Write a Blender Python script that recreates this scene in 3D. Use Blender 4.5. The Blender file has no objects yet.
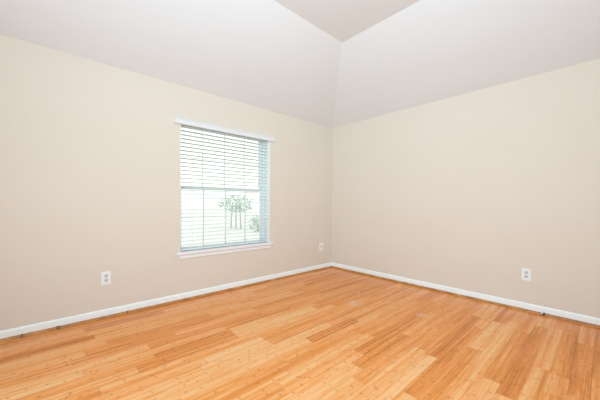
import bpy, bmesh, math, random
from mathutils import Vector
rnd = random.Random(7)
sc = bpy.context.scene
COL = sc.collection

# ---------------------------------------------------------------- camera, world, lights, exposure
YL, XR = 3.2414, 3.7075          # inner faces of the left (window) wall and of the right wall
X0, Y0 = -1.35, -1.65          # inner faces of the two walls behind the camera
WH, CH, IN = 2.445, 2.992, 1.170  # wall height, flat ceiling height, horizontal run of the sloped ceiling
cam_d = bpy.data.cameras.new('camera')
cam_d.sensor_width = 36; cam_d.lens = 36 * 277.5 / 600; cam_d.shift_y = 4.1 / 600
cam_d.clip_start = 0.02
cam = bpy.data.objects.new('camera', cam_d); COL.objects.link(cam)
cam.location = (0, 0, 1.1058)
cam.rotation_euler = (math.radians(90), math.radians(-0.2775), 0.8326 - math.radians(90))
sc.camera = cam

world = bpy.data.worlds.new('overcast_sky'); sc.world = world
world.use_nodes = True
bg = world.node_tree.nodes['Background']
bg.inputs[0].default_value = (1.0, 1.0, 0.95, 1)
bg.inputs[1].default_value = 1.4

LC = (0.86, 1.17, 1.44)   # light colour after the photograph's white balance
def area(name, loc, direction, sx, sy, power, color):
    l = bpy.data.lights.new(name, 'AREA'); l.shape = 'RECTANGLE'
    l.size, l.size_y, l.energy, l.color = sx, sy, power, color
    o = bpy.data.objects.new(name, l); COL.objects.link(o)
    o.location = loc
    o.rotation_euler = Vector(direction).to_track_quat('-Z', 'Z').to_euler()
    return o
# added fill: area lights in two invented rear openings, and an unseen up-light
area('fill_rear', (X0 - 0.05, 0.9, 1.35), (1, 0, 0), 2.6, 1.9, 40, LC)
area('fill_near', (1.3, Y0 - 0.05, 1.35), (0, 1, 0), 2.6, 1.9, 6.5, LC)
area('fill_ceiling', (0.5, 0.45, 1.75), (0, 0, 1), 0.35, 0.35, 15, LC)

soft = area('fill_corner', (-1.0, -1.2, 1.85), (1, 0.95, 0.05), 0.8, 0.8, 29.5, LC)  # added unseen fill aimed at the far corner to even out the walls
soft.data.spread = math.radians(95)

sc.view_settings.view_transform = 'Standard'
sc.view_settings.look = 'None'
sc.view_settings.exposure = 0.0
sc.view_settings.gamma = 1.0
sc.view_settings.use_curve_mapping = False

# ---------------------------------------------------------------- materials
def mat(name, color, rough=0.6, spec=0.5, noise=0.0, nscale=20.0, bump=0.0, bscale=200.0):
    m = bpy.data.materials.new(name); m.use_nodes = True
    nt = m.node_tree; b = nt.nodes['Principled BSDF']
    b.inputs['Base Color'].default_value = (*color, 1)
    b.inputs['Roughness'].default_value = rough
    b.inputs['Specular IOR Level'].default_value = spec
    tc = nt.nodes.new('ShaderNodeTexCoord')
    if noise:
        n = nt.nodes.new('ShaderNodeTexNoise'); n.inputs['Scale'].default_value = nscale
        n.inputs['Detail'].default_value = 3
        nt.links.new(tc.outputs['Object'], n.inputs['Vector'])
        r = nt.nodes.new('ShaderNodeMapRange')
        r.inputs['To Min'].default_value = 1 - noise; r.inputs['To Max'].default_value = 1 + noise
        nt.links.new(n.outputs['Fac'], r.inputs['Value'])
        v = nt.nodes.new('ShaderNodeVectorMath'); v.operation = 'SCALE'
        v.inputs[0].default_value = color
        nt.links.new(r.outputs['Result'], v.inputs['Scale'])
        nt.links.new(v.outputs['Vector'], b.inputs['Base Color'])
    if bump:
        n2 = nt.nodes.new('ShaderNodeTexNoise'); n2.inputs['Scale'].default_value = bscale
        nt.links.new(tc.outputs['Object'], n2.inputs['Vector'])
        bp = nt.nodes.new('ShaderNodeBump'); bp.inputs['Strength'].default_value = bump
        bp.inputs['Distance'].default_value = 0.001
        nt.links.new(n2.outputs['Fac'], bp.inputs['Height'])
        nt.links.new(bp.outputs['Normal'], b.inputs['Normal'])
    return m

M_beige = mat('beige_wall_paint', (0.752, 0.657, 0.55), 0.75, 0.3, 0.012, 1.6, 0.12)
M_white = mat('white_ceiling_paint', (0.79, 0.79, 0.785), 0.85, 0.2, 0.01, 1.6, 0.15)
M_trim = mat('white_trim_paint', (0.93, 0.945, 0.91), 0.4, 0.5, 0.01, 12)
M_sill = mat('white_sill_paint', (0.86, 0.84, 0.83), 0.4, 0.5, 0.01, 12)
M_vinyl = mat('white_window_vinyl', (0.94, 0.94, 0.90), 0.4, 0.5, 0.005, 9)
M_slat = mat('white_blind_slat', (0.77, 0.79, 0.775), 0.45, 0.4, 0.01, 30)
M_val = mat('white_blind_valance', (0.77, 0.765, 0.755), 0.4, 0.5, 0.01, 30)
M_cord = mat('white_cord', (0.8, 0.82, 0.8), 0.8)
M_plate = mat('white_cover_plate', (0.88, 0.87, 0.84), 0.35, 0.5, 0.01, 60)
M_plate_c = mat('cream_cover_plate', (0.95, 0.89, 0.79), 0.35, 0.5, 0.01, 60)
M_recept = mat('light_grey_receptacle', (0.62, 0.62, 0.62), 0.4, 0.5, 0.01, 60)
M_slot = mat('dark_slot', (0.05, 0.05, 0.05), 0.6)
M_insert = mat('beige_insert', (0.72, 0.65, 0.56), 0.45)
M_screw = mat('steel_screw', (0.55, 0.55, 0.55), 0.35)
M_knot = mat('dark_wood_joint', (0.20, 0.10, 0.055), 0.7)
M_dark = mat('black_rubber', (0.02, 0.018, 0.016), 0.6)
M_red = mat('reddish_wood_block', (0.30, 0.10, 0.03), 0.5)
M_ground = mat('pale_concrete_drive', (0.80, 0.81, 0.80), 0.9, 0.2, 0.05, 1.2)
M_leaf = mat('shrub_leaf', (0.42, 0.52, 0.47), 0.7, 0.3, 0.3, 4)
M_bark = mat('shrub_bark', (0.48, 0.48, 0.52), 0.8, 0.3, 0.2, 20)

def glass():
    m = bpy.data.materials.new('window_glass'); m.use_nodes = True
    nt = m.node_tree; out = nt.nodes['Material Output']; nt.nodes.remove(nt.nodes['Principled BSDF'])
    t = nt.nodes.new('ShaderNodeBsdfTransparent'); t.inputs[0].default_value = (0.96, 1.0, 0.985, 1)
    g = nt.nodes.new('ShaderNodeBsdfGlossy'); g.inputs['Roughness'].default_value = 0.02
    f = nt.nodes.new('ShaderNodeFresnel'); f.inputs['IOR'].default_value = 1.45
    mx = nt.nodes.new('ShaderNodeMixShader')
    nt.links.new(f.outputs[0], mx.inputs[0]); nt.links.new(t.outputs[0], mx.inputs[1])
    nt.links.new(g.outputs[0], mx.inputs[2]); nt.links.new(mx.outputs[0], out.inputs[0])
    return m
M_glass = glass()

def shoe_mat():
    m = mat('stained_wood_strip', (0.60, 0.28, 0.09), 0.35, 0.5)
    nt = m.node_tree; b = nt.nodes['Principled BSDF']
    tc = nt.nodes.new('ShaderNodeTexCoord'); n = nt.nodes.new('ShaderNodeTexNoise')
    n.inputs['Scale'].default_value = 9; n.inputs['Detail'].default_value = 4
    nt.links.new(tc.outputs['Object'], n.inputs['Vector'])
    r = nt.nodes.new('ShaderNodeValToRGB')
    r.color_ramp.elements[0].position = 0.3; r.color_ramp.elements[0].color = (0.36, 0.13, 0.028, 1)
    r.color_ramp.elements[1].position = 0.7; r.color_ramp.elements[1].color = (0.62, 0.27, 0.075, 1)
    nt.links.new(n.outputs['Fac'], r.inputs['Fac']); nt.links.new(r.outputs['Color'], b.inputs['Base Color'])
    return m
M_shoe = shoe_mat()

def floor_mat():
    m = bpy.data.materials.new('bamboo_plank_floor'); m.use_nodes = True
    nt = m.node_tree; N, L = nt.nodes, nt.links
    b = N['Principled BSDF']
    uv = N.new('ShaderNodeUVMap'); uv.uv_map = 'plank'
    sx = N.new('ShaderNodeSeparateXYZ'); L.new(uv.outputs['UV'], sx.inputs[0])
    u, v = sx.outputs['X'], sx.outputs['Y']         # metres along the plank / across all planks
    at = N.new('ShaderNodeAttribute'); at.attribute_name = 'tone'
    sep = N.new('ShaderNodeSeparateColor'); L.new(at.outputs['Color'], sep.inputs[0])
    tone, pid, vloc = sep.outputs[0], sep.outputs[1], sep.outputs[2]
    def math_(op, a, c=None, d=None, clamp=False):
        n = N.new('ShaderNodeMath'); n.operation = op; n.use_clamp = clamp
        for i, s in enumerate((a, c, d)):
            if s is None: continue
            if isinstance(s, (int, float)): n.inputs[i].default_value = s
            else: L.new(s, n.inputs[i])
        return n.outputs[0]
    def comb(x, y, z):
        n = N.new('ShaderNodeCombineXYZ')
        for i, s in enumerate((x, y, z)):
            if isinstance(s, (int, float)): n.inputs[i].default_value = s
            else: L.new(s, n.inputs[i])
        return n.outputs[0]
    def white(vec):
        n = N.new('ShaderNodeTexWhiteNoise'); n.noise_dimensions = '3D'; L.new(vec, n.inputs['Vector'])
        return n.outputs['Value']
    def noise(vec, scale, detail=3):
        n = N.new('ShaderNodeTexNoise'); n.inputs['Scale'].default_value = scale
        n.inputs['Detail'].default_value = detail; L.new(vec, n.inputs['Vector']); return n.outputs['Fac']
    strip = math_('FLOOR', math_('MULTIPLY', v, 1 / 0.0193))
    pk = math_('MULTIPLY', pid, 917.0)
    sh = white(comb(strip, pk, 3.0))                 # each bamboo strip in a plank has its own tone
    seg = math_('FLOOR', math_('ADD', math_('MULTIPLY', u, 1 / 0.24), math_('MULTIPLY', sh, 7.3)))
    sg = white(comb(strip, pk, seg))
    grain = noise(comb(math_('MULTIPLY', u, 3.0), math_('MULTIPLY', v, 160.0), pk), 1.0, 4)
    broad = noise(comb(math_('MULTIPLY', u, 1.1), math_('MULTIPLY', v, 14.0), pk), 1.0, 2)
    val = math_('ADD', math_('ADD', math_('MULTIPLY', tone, 0.98), 0.01), math_('MULTIPLY', math_('SUBTRACT', sh, 0.5), 0.42))
    val = math_('ADD', val, math_('MULTIPLY', math_('SUBTRACT', sg, 0.5), 0.22))
    val = math_('ADD', val, math_('MULTIPLY', math_('SUBTRACT', grain, 0.5), 0.95))
    fine = noise(comb(math_('MULTIPLY', u, 14.0), math_('MULTIPLY', v, 330.0), pk), 1.0, 2)
    val = math_('ADD', val, math_('MULTIPLY', math_('SUBTRACT', fine, 0.5), 0.6))
    val = math_('ADD', val, math_('MULTIPLY', math_('SUBTRACT', broad, 0.5), 0.75), None, True)
    ramp = N.new('ShaderNodeValToRGB'); e = ramp.color_ramp.elements
    e[0].position = 0.0; e[0].color = (0.56, 0.155, 0.019, 1)
    e[1].position = 1.0; e[1].color = (0.97, 0.53, 0.235, 1)
    x = e.new(0.30); x.color = (0.80, 0.258, 0.043, 1)
    x = e.new(0.60); x.color = (0.92, 0.352, 0.090, 1)
    L.new(val, ramp.inputs[0])
    # bamboo nodes: short dark dashes across a strip
    fr = math_('FRACT', math_('ADD', math_('MULTIPLY', u, 1 / 0.24), math_('MULTIPLY', sh, 7.3)))
    wob = math_('MULTIPLY', math_('SUBTRACT', noise(comb(u, math_('MULTIPLY', v, 60.0), pk), 9.0, 2), 0.5), 0.05)
    near = math_('ABSOLUTE', math_('SUBTRACT', math_('ADD', fr, wob), 0.5))
    dash = math_('SUBTRACT', 1.0, math_('MULTIPLY', near, 1 / 0.045), None, True)
    some = math_('GREATER_THAN', sg, 0.45)
    dash = math_('MULTIPLY', math_('MULTIPLY', dash, some), 0.9)
    mx = N.new('ShaderNodeMixRGB'); L.new(dash, mx.inputs[0]); L.new(ramp.outputs[0], mx.inputs[1])
    mx.blend_type = 'MULTIPLY'; mx.inputs[2].default_value = (0.72, 0.52, 0.38, 1)
    # seams
    edge = math_('ABSOLUTE', math_('SUBTRACT', vloc, 0.5))
    seam = math_('MULTIPLY', math_('GREATER_THAN', edge, 0.488), 0.35)
    mx2 = N.new('ShaderNodeMixRGB'); L.new(seam, mx2.inputs[0]); L.new(mx.outputs[0], mx2.inputs[1])
    mx2.inputs[2].default_value = (0.42, 0.14, 0.03, 1)
    # a few whitish scuffs
    g = N.new('ShaderNodeNewGeometry')
    last = mx2.outputs[0]
    for (cx, cy, r) in SCUFFS:
        d = N.new('ShaderNodeVectorMath'); d.operation = 'DISTANCE'
        L.new(g.outputs['Position'], d.inputs[0]); d.inputs[1].default_value = (cx, cy, 0)
        k = math_('SUBTRACT', 1.0, math_('MULTIPLY', d.outputs['Value'], 1 / r), None, True)
        nz = noise(g.outputs['Position'], 38.0, 3)
        k = math_('MULTIPLY', math_('MULTIPLY', k, math_('GREATER_THAN', nz, 0.5)), 0.9, None, True)
        q = N.new('ShaderNodeMixRGB'); L.new(k, q.inputs[0]); L.new(last, q.inputs[1])
        q.inputs[2].default_value = (0.80, 0.66, 0.52, 1); last = q.outputs[0]
    L.new(last, b.inputs['Base Color'])
    rr = math_('ADD', 0.20, math_('MULTIPLY', grain, 0.10)); L.new(rr, b.inputs['Roughness'])
    b.inputs['Specular IOR Level'].default_value = 0.32
    bp = N.new('ShaderNodeBump'); bp.inputs['Strength'].default_value = 0.08; bp.inputs['Distance'].default_value = 0.001
    L.new(grain, bp.inputs['Height']); L.new(bp.outputs['Normal'], b.inputs['Normal'])
    return m
SCUFFS = [(2.77, 1.23, 0.07), (2.55, 1.88, 0.12), (2.88, 2.07, 0.05)]
M_floor = floor_mat()

# ---------------------------------------------------------------- mesh helpers
def bm_box(bm, a, b, bev=0.0):
    x0, y0, z0 = a; x1, y1, z1 = b
    vs = [bm.verts.new(p) for p in ((x0, y0, z0), (x1, y0, z0), (x1, y1, z0), (x0, y1, z0),
                                     (x0, y0, z1), (x1, y0, z1), (x1, y1, z1), (x0, y1, z1))]
    fs = [bm.faces.new([vs[i] for i in f]) for f in ((3, 2, 1, 0), (4, 5, 6, 7), (0, 1, 5, 4), (1, 2, 6, 5), (2, 3, 7, 6), (3, 0, 4, 7))]
    if bev:
        es = list({e for f in fs for e in f.edges})
        bmesh.ops.bevel(bm, geom=es, offset=bev, segments=2, profile=0.6, affect='EDGES')
def bm_prism(bm, prof, axis_a, axis_b, fn):
    """sweep a 2-D profile between two stations; fn(station, p) -> xyz"""
    A = [bm.verts.new(fn(axis_a, p)) for p in prof]; B = [bm.verts.new(fn(axis_b, p)) for p in prof]
    n = len(prof)
    bm.faces.new(A[::-1]); bm.faces.new(B)
    for i in range(n):
        j = (i + 1) % n; bm.faces.new((A[i], A[j], B[j], B[i]))
def obj(name, bm, m, parent=None, smooth=False):
    bmesh.ops.recalc_face_normals(bm, faces=bm.faces)
    me = bpy.data.meshes.new(name); bm.to_mesh(me); bm.free()
    me.materials.append(m)
    if smooth:
        for p in me.polygons: p.use_smooth = True
    o = bpy.data.objects.new(name, me); COL.objects.link(o)
    if parent: o.parent = parent
    return o
def struct(name, bm, m, parent=None):
    o = obj(name, bm, m, parent)
    if not parent: o['kind'] = 'structure'
    return o
def box_obj(name, a, b, m, parent=None, bev=0.0):
    bm = bmesh.new(); bm_box(bm, a, b, bev); return obj(name, bm, m, parent)
def thing(name, label, cat, loc, group=None):
    o = bpy.data.objects.new(name, None); o.empty_display_size = 0.05; COL.objects.link(o)
    o.location = loc; o['label'] = label; o['category'] = cat
    if group: o['group'] = group
    return o
def disc(bm, c, r, axis, h, n=16):
    """short cylinder along axis ('y' or 'x') starting at c with length h"""
    A, B = [], []
    for i in range(n):
        a = 2 * math.pi * i / n; p, q = r * math.cos(a), r * math.sin(a)
        for lst, k in ((A, 0), (B, h)):
            if axis == 'y': lst.append(bm.verts.new((c[0] + p, c[1] + k, c[2] + q)))
            elif axis == 'x': lst.append(bm.verts.new((c[0] + k, c[1] + p, c[2] + q)))
            else: lst.append(bm.verts.new((c[0] + p, c[1] + q, c[2] + k)))
    bm.faces.new(A[::-1]); bm.faces.new(B)
    for i in range(n): bm.faces.new((A[i], A[(i + 1) % n], B[(i + 1) % n], B[i]))
def tube(bm, pts, radii, n=8):
    rings = []
    for i, p in enumerate(pts):
        p = Vector(p)
        d = (Vector(pts[min(i + 1, len(pts) - 1)]) - Vector(pts[max(i - 1, 0)])).normalized()
        a = d.cross(Vector((0.31, 0.9, 0.2))).normalized(); b = d.cross(a)
        rings.append([bm.verts.new(p + radii[i] * (math.cos(t) * a + math.sin(t) * b)) for t in [2 * math.pi * k / n for k in range(n)]])
    for r0, r1 in zip(rings, rings[1:]):
        for k in range(n): bm.faces.new((r0[k], r0[(k + 1) % n], r1[(k + 1) % n], r1[k]))
    bm.faces.new(rings[0][::-1]); bm.faces.new(rings[-1])

# ---------------------------------------------------------------- floor: planks with their own tones, some paled as window sheen
PW, PO = 0.0945, 0.8085
D, P, Md = 0.18, 0.82, 0.52          # dark, pale, middling
known = {   # row -> tone before the first joint, then (joint x, tone after it)
    0: [P, (2.12, 0.25), (3.19, 0.66)], -1: [0.78, (1.596, 0.34), (2.9, 0.55)], -2: [0.45, (1.60, 0.30), (2.46, 0.70), (3.18, 0.40)],
    -3: [0.72, (1.72, 0.78), (3.29, 0.50)], -4: [0.80, (2.10, 0.42), (3.1, 0.6)], -5: [0.70, (1.98, 0.30), (3.34, 0.55)],
    -6: [0.62, (2.50, 0.68), (3.4, 0.45)], -7: [0.50, (2.20, 0.60), (2.468, 0.30)], -8: [0.40, (2.27, 0.36), (3.18, 0.48)],
    -9: [0.45, (2.6, 0.28)],
    1: [0.74, (2.16, 0.52), (3.22, 0.40)], 2: [P, (1.49, 0.50), (2.6, 0.45)], 3: [P, (1.615, 0.36), (2.3, 0.52)],
    4: [0.72, (1.775, 0.30), (2.75, 0.5)], 5: [0.40, (1.10, 0.76), (2.08, 0.42), (3.3, 0.5)], 6: [0.62, (2.05, 0.50), (3.2, 0.44)],
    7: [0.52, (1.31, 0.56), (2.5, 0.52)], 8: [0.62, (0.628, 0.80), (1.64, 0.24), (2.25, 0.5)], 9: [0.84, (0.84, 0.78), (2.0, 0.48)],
    10: [0.76, (0.84, 0.86), (1.39, 0.50), (2.6, 0.44)], 11: [0.60, (0.9, 0.88), (1.39, 0.46), (2.7, 0.5)],  # near planks of these and neighbouring rows paled to carry the window's sheen
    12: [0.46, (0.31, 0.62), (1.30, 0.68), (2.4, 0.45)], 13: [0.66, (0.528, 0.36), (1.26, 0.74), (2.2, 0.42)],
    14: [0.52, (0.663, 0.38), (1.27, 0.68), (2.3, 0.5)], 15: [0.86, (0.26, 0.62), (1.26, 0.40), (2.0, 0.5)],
    16: [0.72, (0.673, 0.32), (1.69, 0.54), (2.6, 0.42)], 17: [0.56, (0.008, 0.40), (0.9, 0.70), (1.70, 0.40), (2.9, 0.5)],
    18: [0.78, (0.305, 0.40), (1.71, 0.62), (2.5, 0.48)], 19: [0.76, (0.455, 0.36), (1.3, 0.58), (2.4, 0.5)],
    20: [0.70, (0.6, 0.72), (1.7, 0.56), (2.7, 0.40)], 21: [0.16, (0.4, 0.50), (1.5, 0.60), (2.77, 0.42)],
    22: [0.66, (0.358, 0.72), (2.02, 0.36), (2.9, 0.5)], 23: [0.70, (0.36, 0.34), (1.0, 0.62), (2.3, 0.52)],
}
bm = bmesh.new()
uvl = bm.loops.layers.uv.new('plank'); cl = bm.loops.layers.float_color.new('tone')
k0 = math.floor((Y0 - 0.1 - PO) / PW); k1 = math.ceil((YL + 0.1 - PO) / PW)
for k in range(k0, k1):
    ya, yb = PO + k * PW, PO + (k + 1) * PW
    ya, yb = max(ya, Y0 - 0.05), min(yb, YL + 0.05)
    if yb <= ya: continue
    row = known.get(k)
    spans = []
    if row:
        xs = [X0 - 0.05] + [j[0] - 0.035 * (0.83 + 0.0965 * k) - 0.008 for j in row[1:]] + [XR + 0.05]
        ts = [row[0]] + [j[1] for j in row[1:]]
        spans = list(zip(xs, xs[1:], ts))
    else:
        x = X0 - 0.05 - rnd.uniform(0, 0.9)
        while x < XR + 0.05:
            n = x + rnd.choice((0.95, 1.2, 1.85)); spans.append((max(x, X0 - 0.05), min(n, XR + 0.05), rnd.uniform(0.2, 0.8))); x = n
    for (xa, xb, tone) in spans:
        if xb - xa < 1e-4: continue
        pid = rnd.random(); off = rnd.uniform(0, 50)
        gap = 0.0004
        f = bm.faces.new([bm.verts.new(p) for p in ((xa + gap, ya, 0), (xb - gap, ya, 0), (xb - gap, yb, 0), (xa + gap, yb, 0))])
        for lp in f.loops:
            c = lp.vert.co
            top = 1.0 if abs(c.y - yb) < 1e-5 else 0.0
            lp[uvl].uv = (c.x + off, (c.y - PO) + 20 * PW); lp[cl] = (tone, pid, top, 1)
# subfloor below the planks, part of the same slab
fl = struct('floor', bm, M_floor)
fl.data.materials.append(M_knot)
bm = bmesh.new(); bm.from_mesh(fl.data)
n0 = len(bm.faces); bm_box(bm, (X0 - 0.2, Y0 - 0.2, -0.15), (XR + 0.2, YL + 0.2, -0.0015))
bm.faces.ensure_lookup_table()
for f in bm.faces[n0:]: f.material_index = 1
bm.to_mesh(fl.data); bm.free()

# ---------------------------------------------------------------- walls and ceiling
WX0, WX1, WZ0, WZ1 = 1.114, 2.357, 0.553, 2.068      # window opening in the left wall
T = 0.22
def holed_wall(name, axis, pos, sgn, lo, hi, h):
    """wall with one rectangular opening h = (a0, a1, z0, z1), or None"""
    bm = bmesh.new()
    def b(a0, a1, z0, z1):
        p, q = sorted((pos, pos + sgn * T))
        if axis == 'y': bm_box(bm, (a0, p, z0), (a1, q, z1))
        else: bm_box(bm, (p, a0, z0), (q, a1, z1))
    top = WH
    if h is None: b(lo, hi, -0.15, top)
    else:
        a0, a1, z0, z1 = h
        b(lo, a0, -0.15, top); b(a1, hi, -0.15, top); b(a0, a1, -0.15, z0); b(a0, a1, z1, top)
    return struct(name, bm, M_beige)
holed_wall('wall_left', 'y', YL, 1, X0 - T, XR + T, (WX0, WX1, WZ0, WZ1))
holed_wall('wall_right', 'x', XR, 1, Y0 - T, YL, None)
holed_wall('wall_rear', 'x', X0, -1, Y0 - T, YL, (-0.45, 2.25, 0.35, 2.35))
holed_wall('wall_near', 'y', Y0, -1, X0, XR, (-0.05, 2.65, 0.35, 2.35))

bm = bmesh.new()
o_ = [(X0, Y0), (XR, Y0), (XR, YL), (X0, YL)]
i_ = [(X0 + IN, Y0 + IN), (XR - IN, Y0 + IN), (XR - IN, YL - IN), (X0 + IN, YL - IN)]
def ring(pts, z): return [bm.verts.new((x, y, z)) for x, y in pts]
lo, up = ring(o_, WH), ring(i_, CH)
e_ = [(X0 - T, Y0 - T), (XR + T, Y0 - T), (XR + T, YL + T), (X0 - T, YL + T)]
lo2, lo3, up2 = ring(e_, WH), ring(e_, WH + 0.12), ring(i_, CH + 0.25)
for i in range(4):
    j = (i + 1) % 4
    bm.faces.new((lo[i], lo[j], up[j], up[i])); bm.faces.new((lo[i], lo[j], lo2[j], lo2[i]))
    bm.faces.new((lo2[i], lo2[j], lo3[j], lo3[i])); bm.faces.new((lo3[i], lo3[j], up2[j], up2[i]))
bm.faces.new(up); bm.faces.new(up2)
struct('ceiling', bm, M_white)

# baseboards with an eased top edge, and the quarter-round wood strip in front of them
BH, BT, SR = 0.083, 0.013, 0.023
bprof = [(0, 0.001), (BT, 0.001), (BT, BH - 0.012), (BT - 0.003, BH - 0.004), (BT - 0.008, BH), (0, BH)]
sprof = [(0, 0.0008), (SR, 0.0008)] + [(SR * math.cos(a), 0.001 + SR * math.sin(a)) for a in [math.radians(15 * k) for k in range(1, 7)]]
def run(name, prof, side, a, b, off, m):
    bm = bmesh.new()
    fn = {'left': lambda s, p: (s, YL - off - p[0], p[1]), 'right': lambda s, p: (XR - off - p[0], s, p[1]),
          'near': lambda s, p: (s, Y0 + off + p[0], p[1]), 'rear': lambda s, p: (X0 + off + p[0], s, p[1])}[side]
    bm_prism(bm, prof, a, b, fn)
    return struct(name, bm, m)
run('baseboard_left', bprof, 'left', X0, XR, 0, M_trim)
run('baseboard_right', bprof, 'right', Y0, YL - BT, 0, M_trim)
run('baseboard_near', bprof, 'near', X0, XR - BT, 0, M_trim)
run('baseboard_rear', bprof, 'rear', Y0 + BT, YL - BT, 0, M_trim)
t1 = run('trim_1', sprof, 'left', X0 + BT, XR - BT, BT + 0.0005, M_shoe)
t2 = run('trim_2', sprof, 'right', Y0 + BT, YL - BT - SR - 0.001, BT + 0.0005, M_shoe)
# dark joints where lengths of the strip meet
for x, w in ((-0.158, 0.014), (0.060, 0.026), (0.590, 0.010), (3.655, 0.014)):
    bm = bmesh.new()
    pr = [(p[0] * 1.12, p[1] * 1.10) for p in sprof]
    bm_prism(bm, pr, x, x + w, lambda s, p: (s, YL - BT - 0.0004 - p[0], p[1]))
    o = obj('strip_joint', bm, M_knot, t1); o['label'] = 'dark joint in the wood strip'

# ---------------------------------------------------------------- window_1 (left wall)
YF = YL + 0.130                                   # room-side face of the vinyl frame
win = bpy.data.objects.new('window_1', None); COL.objects.link(win)
win['kind'] = 'structure'
win.location = (0, 0, 0)
bm = bmesh.new(); FW = 0.032
bm_box(bm, (WX0, YF, WZ0), (WX0 + FW, YF + 0.08, WZ1)); bm_box(bm, (WX1 - FW, YF, WZ0), (WX1, YF + 0.08, WZ1))
bm_box(bm, (WX0 + FW, YF, WZ1 - 0.014), (WX1 - FW, YF + 0.08, WZ1)); bm_box(bm, (WX0 + FW, YF, WZ0), (WX1 - FW, YF + 0.08, WZ0 + 0.010))
obj('window_frame', bm, M_vinyl, win)
bm = bmesh.new()
for xa, xb in ((WX0, WX0 + 0.004), (WX1 - 0.004, WX1)): bm_box(bm, (xa, YL - 0.001, WZ0 + 0.003), (xb, YF, WZ1))
bm_box(bm, (WX0 + 0.004, YL - 0.001, WZ1 - 0.004), (WX1 - 0.004, YF, WZ1))
obj('jamb_liner', bm, M_trim, win)
def sash(x0, x1, z0, z1, y, name):
    bm = bmesh.new(); s = 0.028; d = 0.028; g, sb, st = (0.0052, 0.020, 0.032) if name == 'lower_sash' else (0.0035, 0.032, 0.018)
    bm_box(bm, (x0, y, z0), (x0 + s, y + d, z1)); bm_box(bm, (x1 - s, y, z0), (x1, y + d, z1))
    bm_box(bm, (x0 + s, y, z0), (x1 - s, y + d, z0 + sb)); bm_box(bm, (x0 + s, y, z1 - st), (x1 - s, y + d, z1))
    n = 4
    for k in range(1, n):                         # grille bars
        xm = 1.750 + 0.300 * (k - 2)
        bm_box(bm, (xm - g, y + 0.006, z0 + sb), (xm + g, y + 0.020, z1 - st))
    zm = (z0 + z1) / 2
    bm_box(bm, (x0 + s, y + 0.007, zm - g), (x1 - s, y + 0.019, zm + g))
    o = obj(name, bm, M_vinyl, win)
    box_obj('pane', (x0 + s * 0.8, y + 0.011, z0 + sb * 0.8), (x1 - s * 0.8, y + 0.015, z1 - st * 0.8), M_glass, o)
    return o
ZM = 1.30
sash(WX0 + FW, WX1 - FW, WZ0 + 0.010, ZM + 0.018, YF + 0.012, 'lower_sash')
sash(WX0 + FW, WX1 - FW, ZM - 0.018, WZ1 - 0.014, YF + 0.044, 'upper_sash')
bm = bmesh.new()
bm_box(bm, (1.074, YL - 0.036, 0.528), (2.405, YL, 0.557), 0.004)
bm_box(bm, (WX0, YL - 0.004, 0.541), (WX1, YF, 0.557))
obj('window_sill', bm, M_sill, win)
bm = bmesh.new()
bm_prism(bm, [(0, 0.474), (0.010, 0.474), (0.014, 0.480), (0.014, 0.512), (0.020, 0.520), (0.020, 0.528), (0, 0.528)],
         1.103, 2.377, lambda s, p: (s, YL - p[0], p[1]))
obj('sill_apron', bm, M_sill, win)

# big plain windows added behind the camera to house the fill lights: frame and glass in the openings
def added_plain_window(name, axis, pos, a0, a1, z0, z1):
    bm = bmesh.new()
    def b(p0, p1, c0, c1):
        if axis == 'x': bm_box(bm, (pos - 0.19, p0, c0), (pos - 0.13, p1, c1))
        else: bm_box(bm, (p0, pos - 0.19, c0), (p1, pos - 0.13, c1))
    s = 0.05
    b(a0, a0 + s, z0, z1); b(a1 - s, a1, z0, z1); b(a0 + s, a1 - s, z0, z0 + s); b(a0 + s, a1 - s, z1 - s, z1)
    m = (a0 + a1) / 2; b(m - s / 2, m + s / 2, z0 + s, z1 - s)
    o = struct(name, bm, M_vinyl)
    if axis == 'x': box_obj('pane', (pos - 0.162, a0 + s, z0 + s), (pos - 0.158, a1 - s, z1 - s), M_glass, o)
    else: box_obj('pane', (a0 + s, pos - 0.162, z0 + s), (a1 - s, pos - 0.158, z1 - s), M_glass, o)
added_plain_window('added_window_2', 'x', X0, -0.45, 2.25, 0.35, 2.35)
added_plain_window('added_window_3', 'y', Y0, -0.05, 2.65, 0.35, 2.35)

# ---------------------------------------------------------------- the blind
bl = thing('window_blind', 'white horizontal slat blind with a long valance covering the window', 'blind', (1.735, YL + 0.045, 2.03))
def inv(o, root): o.matrix_parent_inverse = root.matrix_world.inverted()
bpy.context.view_layer.update()
bx0, bx1, yc = WX0 + 0.006, WX1 - 0.012, YL + 0.044
bm = bmesh.new()
z, pitch = 0.622, 0.0457
tilt = math.radians(-2.5)
while z < 2.012:
    # a slat: shallow crowned strip, 50 mm wide, 3 mm thick
    top, bot = [], []
    for q in range(7):
        s = -0.025 + 0.05 * q / 6; cz = 0.0022 * (1 - (s / 0.025) ** 2)
        yy, zz = s * math.cos(tilt), s * math.sin(tilt) + cz
        top.append((yy, zz + 0.0023)); bot.append((yy, zz - 0.0023))
    prof = top + bot[::-1]
    bm_prism(bm, prof, bx0, bx1, lambda st, p, z=z: (st, yc + p[0], z + p[1]))
    z += pitch
ob = obj('slats', bm, M_slat, bl); inv(ob, bl)
ob = box_obj('bottom_rail', (bx0, yc - 0.026, 0.564), (bx1, yc + 0.026, 0.582), M_slat, bl, 0.004); inv(ob, bl)
ob = box_obj('headrail', (bx0, yc - 0.028, 2.016), (bx1, yc + 0.030, 2.054), M_slat, bl); inv(ob, bl)
for x in (bx0 + 0.14, (bx0 + bx1) / 2, bx1 - 0.14):
    bm = bmesh.new()
    for yo in (-0.028, 0.028):
        tube(bm, [(x, yc + yo, 0.57), (x, yc + yo, 1.3), (x, yc + yo, 2.018)], [0.0009] * 3, 6)
    ob = obj('ladder_cord', bm, M_cord, bl); inv(ob, bl)
bm = bmesh.new()
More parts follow.
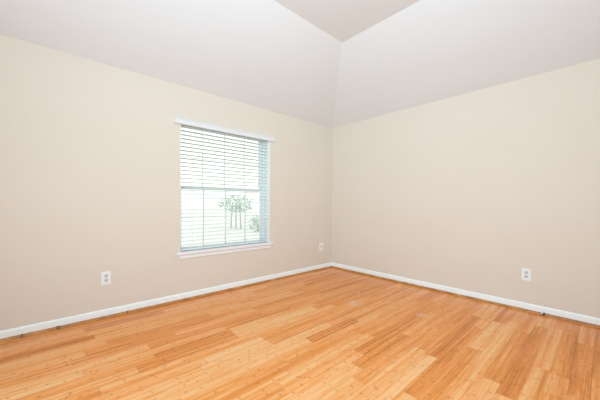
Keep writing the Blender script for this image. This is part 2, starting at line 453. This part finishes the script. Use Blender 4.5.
vp = [(0.0, 2.003), (0.026, 2.003), (0.030, 2.009), (0.030, 2.048), (0.034, 2.054), (0.034, 2.065), (0.0, 2.065)]
bm_prism(bm, vp, 1.038, 2.428, lambda s, p: (s, YL - 0.001 - p[0], p[1]))
ob = obj('valance', bm, M_val, bl); inv(ob, bl)

# ---------------------------------------------------------------- outlets
def plate_bm(w, h, d):
    bm = bmesh.new(); bm_box(bm, (-w / 2, -d, -h / 2), (w / 2, 0, h / 2), 0.0022); return bm
def duplex(loc, rotz, label):
    r = thing('electrical_outlet', label, 'outlet', loc, 'wall outlets'); r.rotation_euler.z = rotz
    obj('cover_plate', plate_bm(0.078, 0.128, 0.007), M_plate, r)
    for s in (-1, 1):
        bm = bmesh.new(); zc = s * 0.021
        # rounded face with flattened top and bottom
        pr = []
        for i in range(24):
            a = 2 * math.pi * i / 24
            pr.append((0.0175 * math.cos(a), max(-0.0142, min(0.0142, 0.0175 * math.sin(a)))))
        bm_prism(bm, pr, -0.0065, -0.0088, lambda st, p: (p[0], st, zc + p[1]))
        f = obj('receptacle', bm, M_recept, r)
        bm = bmesh.new()
        for xx, hh in ((-0.0065, 0.0095), (0.0065, 0.0080)):
            bm_box(bm, (xx - 0.0013, -0.0092, zc + 0.003 - hh / 2), (xx + 0.0013, -0.0086, zc + 0.003 + hh / 2))
        disc(bm, (0, -0.0092, zc - 0.0085), 0.0026, 'y', 0.0006, 10)
        obj('slot', bm, M_slot, f)
    bm = bmesh.new(); disc(bm, (0, -0.0082, 0), 0.0032, 'y', 0.0015, 12); obj('screw', bm, M_screw, r)
    return r
duplex((0.421, YL - 0.0002, 0.383), 0, 'white double electrical outlet low on the left wall, left of the window')
duplex((XR - 0.0002, 0.5505, 0.3815), math.radians(-90), 'white double electrical outlet low on the right wall')
r = thing('electrical_outlet', 'small cream wall outlet with a rectangular insert beside the corner, right of the window', 'outlet', (3.439, YL - 0.0002, 0.387), 'wall outlets')
obj('cover_plate', plate_bm(0.088, 0.130, 0.007), M_plate_c, r)
bm = bmesh.new(); bm_box(bm, (-0.022, -0.0082, -0.038), (0.022, -0.0065, 0.038), 0.0006); obj('insert', bm, M_insert, r)
for zz in (-0.052, 0.052):
    bm = bmesh.new(); disc(bm, (0, -0.0076, zz), 0.003, 'y', 0.001, 10); obj('screw', bm, M_screw, r)

# ---------------------------------------------------------------- the little stub on the right-hand strip
ds = thing('door_stop', 'tiny reddish stub with white and black tips on the right wall strip', 'door stop', (XR - BT - SR - 0.004, 0.415, 0.0))
bm = bmesh.new(); bm_box(bm, (-0.010, -0.014, 0.0009), (0.0, 0.014, 0.018), 0.003); obj('block', bm, M_red, ds)
bm = bmesh.new(); disc(bm, (-0.004, 0.007, 0.0175), 0.007, 'z', 0.012, 14); obj('white_cap', bm, M_plate, ds)
bm = bmesh.new(); disc(bm, (-0.004, -0.009, 0.0175), 0.0065, 'z', 0.016, 14); obj('black_cap', bm, M_dark, ds)

# ---------------------------------------------------------------- outside the window
GZ = -0.30
bm = bmesh.new(); bm_box(bm, (-30, YL + T + 0.02, GZ - 0.2), (60, 70, GZ))
struct('ground', bm, M_ground)
def leafy(bm, c, rx, rz, n, size):
    for _ in range(n):
        while True:
            p = Vector((rnd.uniform(-1, 1), rnd.uniform(-1, 1), rnd.uniform(-1, 1)))
            if 0.25 < p.length < 1: break
        q = Vector((c[0] + p.x * rx, c[1] + p.y * rx, c[2] + p.z * rz))
        a = Vector((rnd.gauss(0, 1), rnd.gauss(0, 1), rnd.gauss(0, 1))).normalized()
        b = a.orthogonal().normalized(); s = size * rnd.uniform(0.6, 1.3)
        bm.faces.new([bm.verts.new(v) for v in (q - a * s, q - b * s * 0.45, q + a * s, q + b * s * 0.45)])
def shrub(name, label, loc, trunks, crown, rx, rz, n, size):
    r = thing(name, label, 'shrub', loc)
    for (dx, dy, lean) in trunks:
        bm = bmesh.new()
        tube(bm, [(dx, dy, 0), (dx + lean * 0.3, dy, crown * 0.45), (dx + lean, dy, crown)], [0.045, 0.035, 0.02], 8)
        obj('trunk', bm, M_bark, r)
    bm = bmesh.new(); leafy(bm, (0, 0, crown), rx, rz, n, size); obj('foliage', bm, M_leaf, r)
    return r
shrub('yard_shrub', 'small shrub on three bare trunks seen through the lower window', (7.94, 14.14, GZ),
      [(-0.22, 0.17, 0.1), (0.0, 0.0, 0.0), (0.2, -0.2, -0.1)], 1.42, 1.05, 0.50, 800, 0.07)
shrub('low_bush', 'low bush outside near the right edge of the lower window', (7.85, 11.78, GZ), [(0.0, 0.0, 0.0)], 0.42, 0.50, 0.40, 420, 0.06)
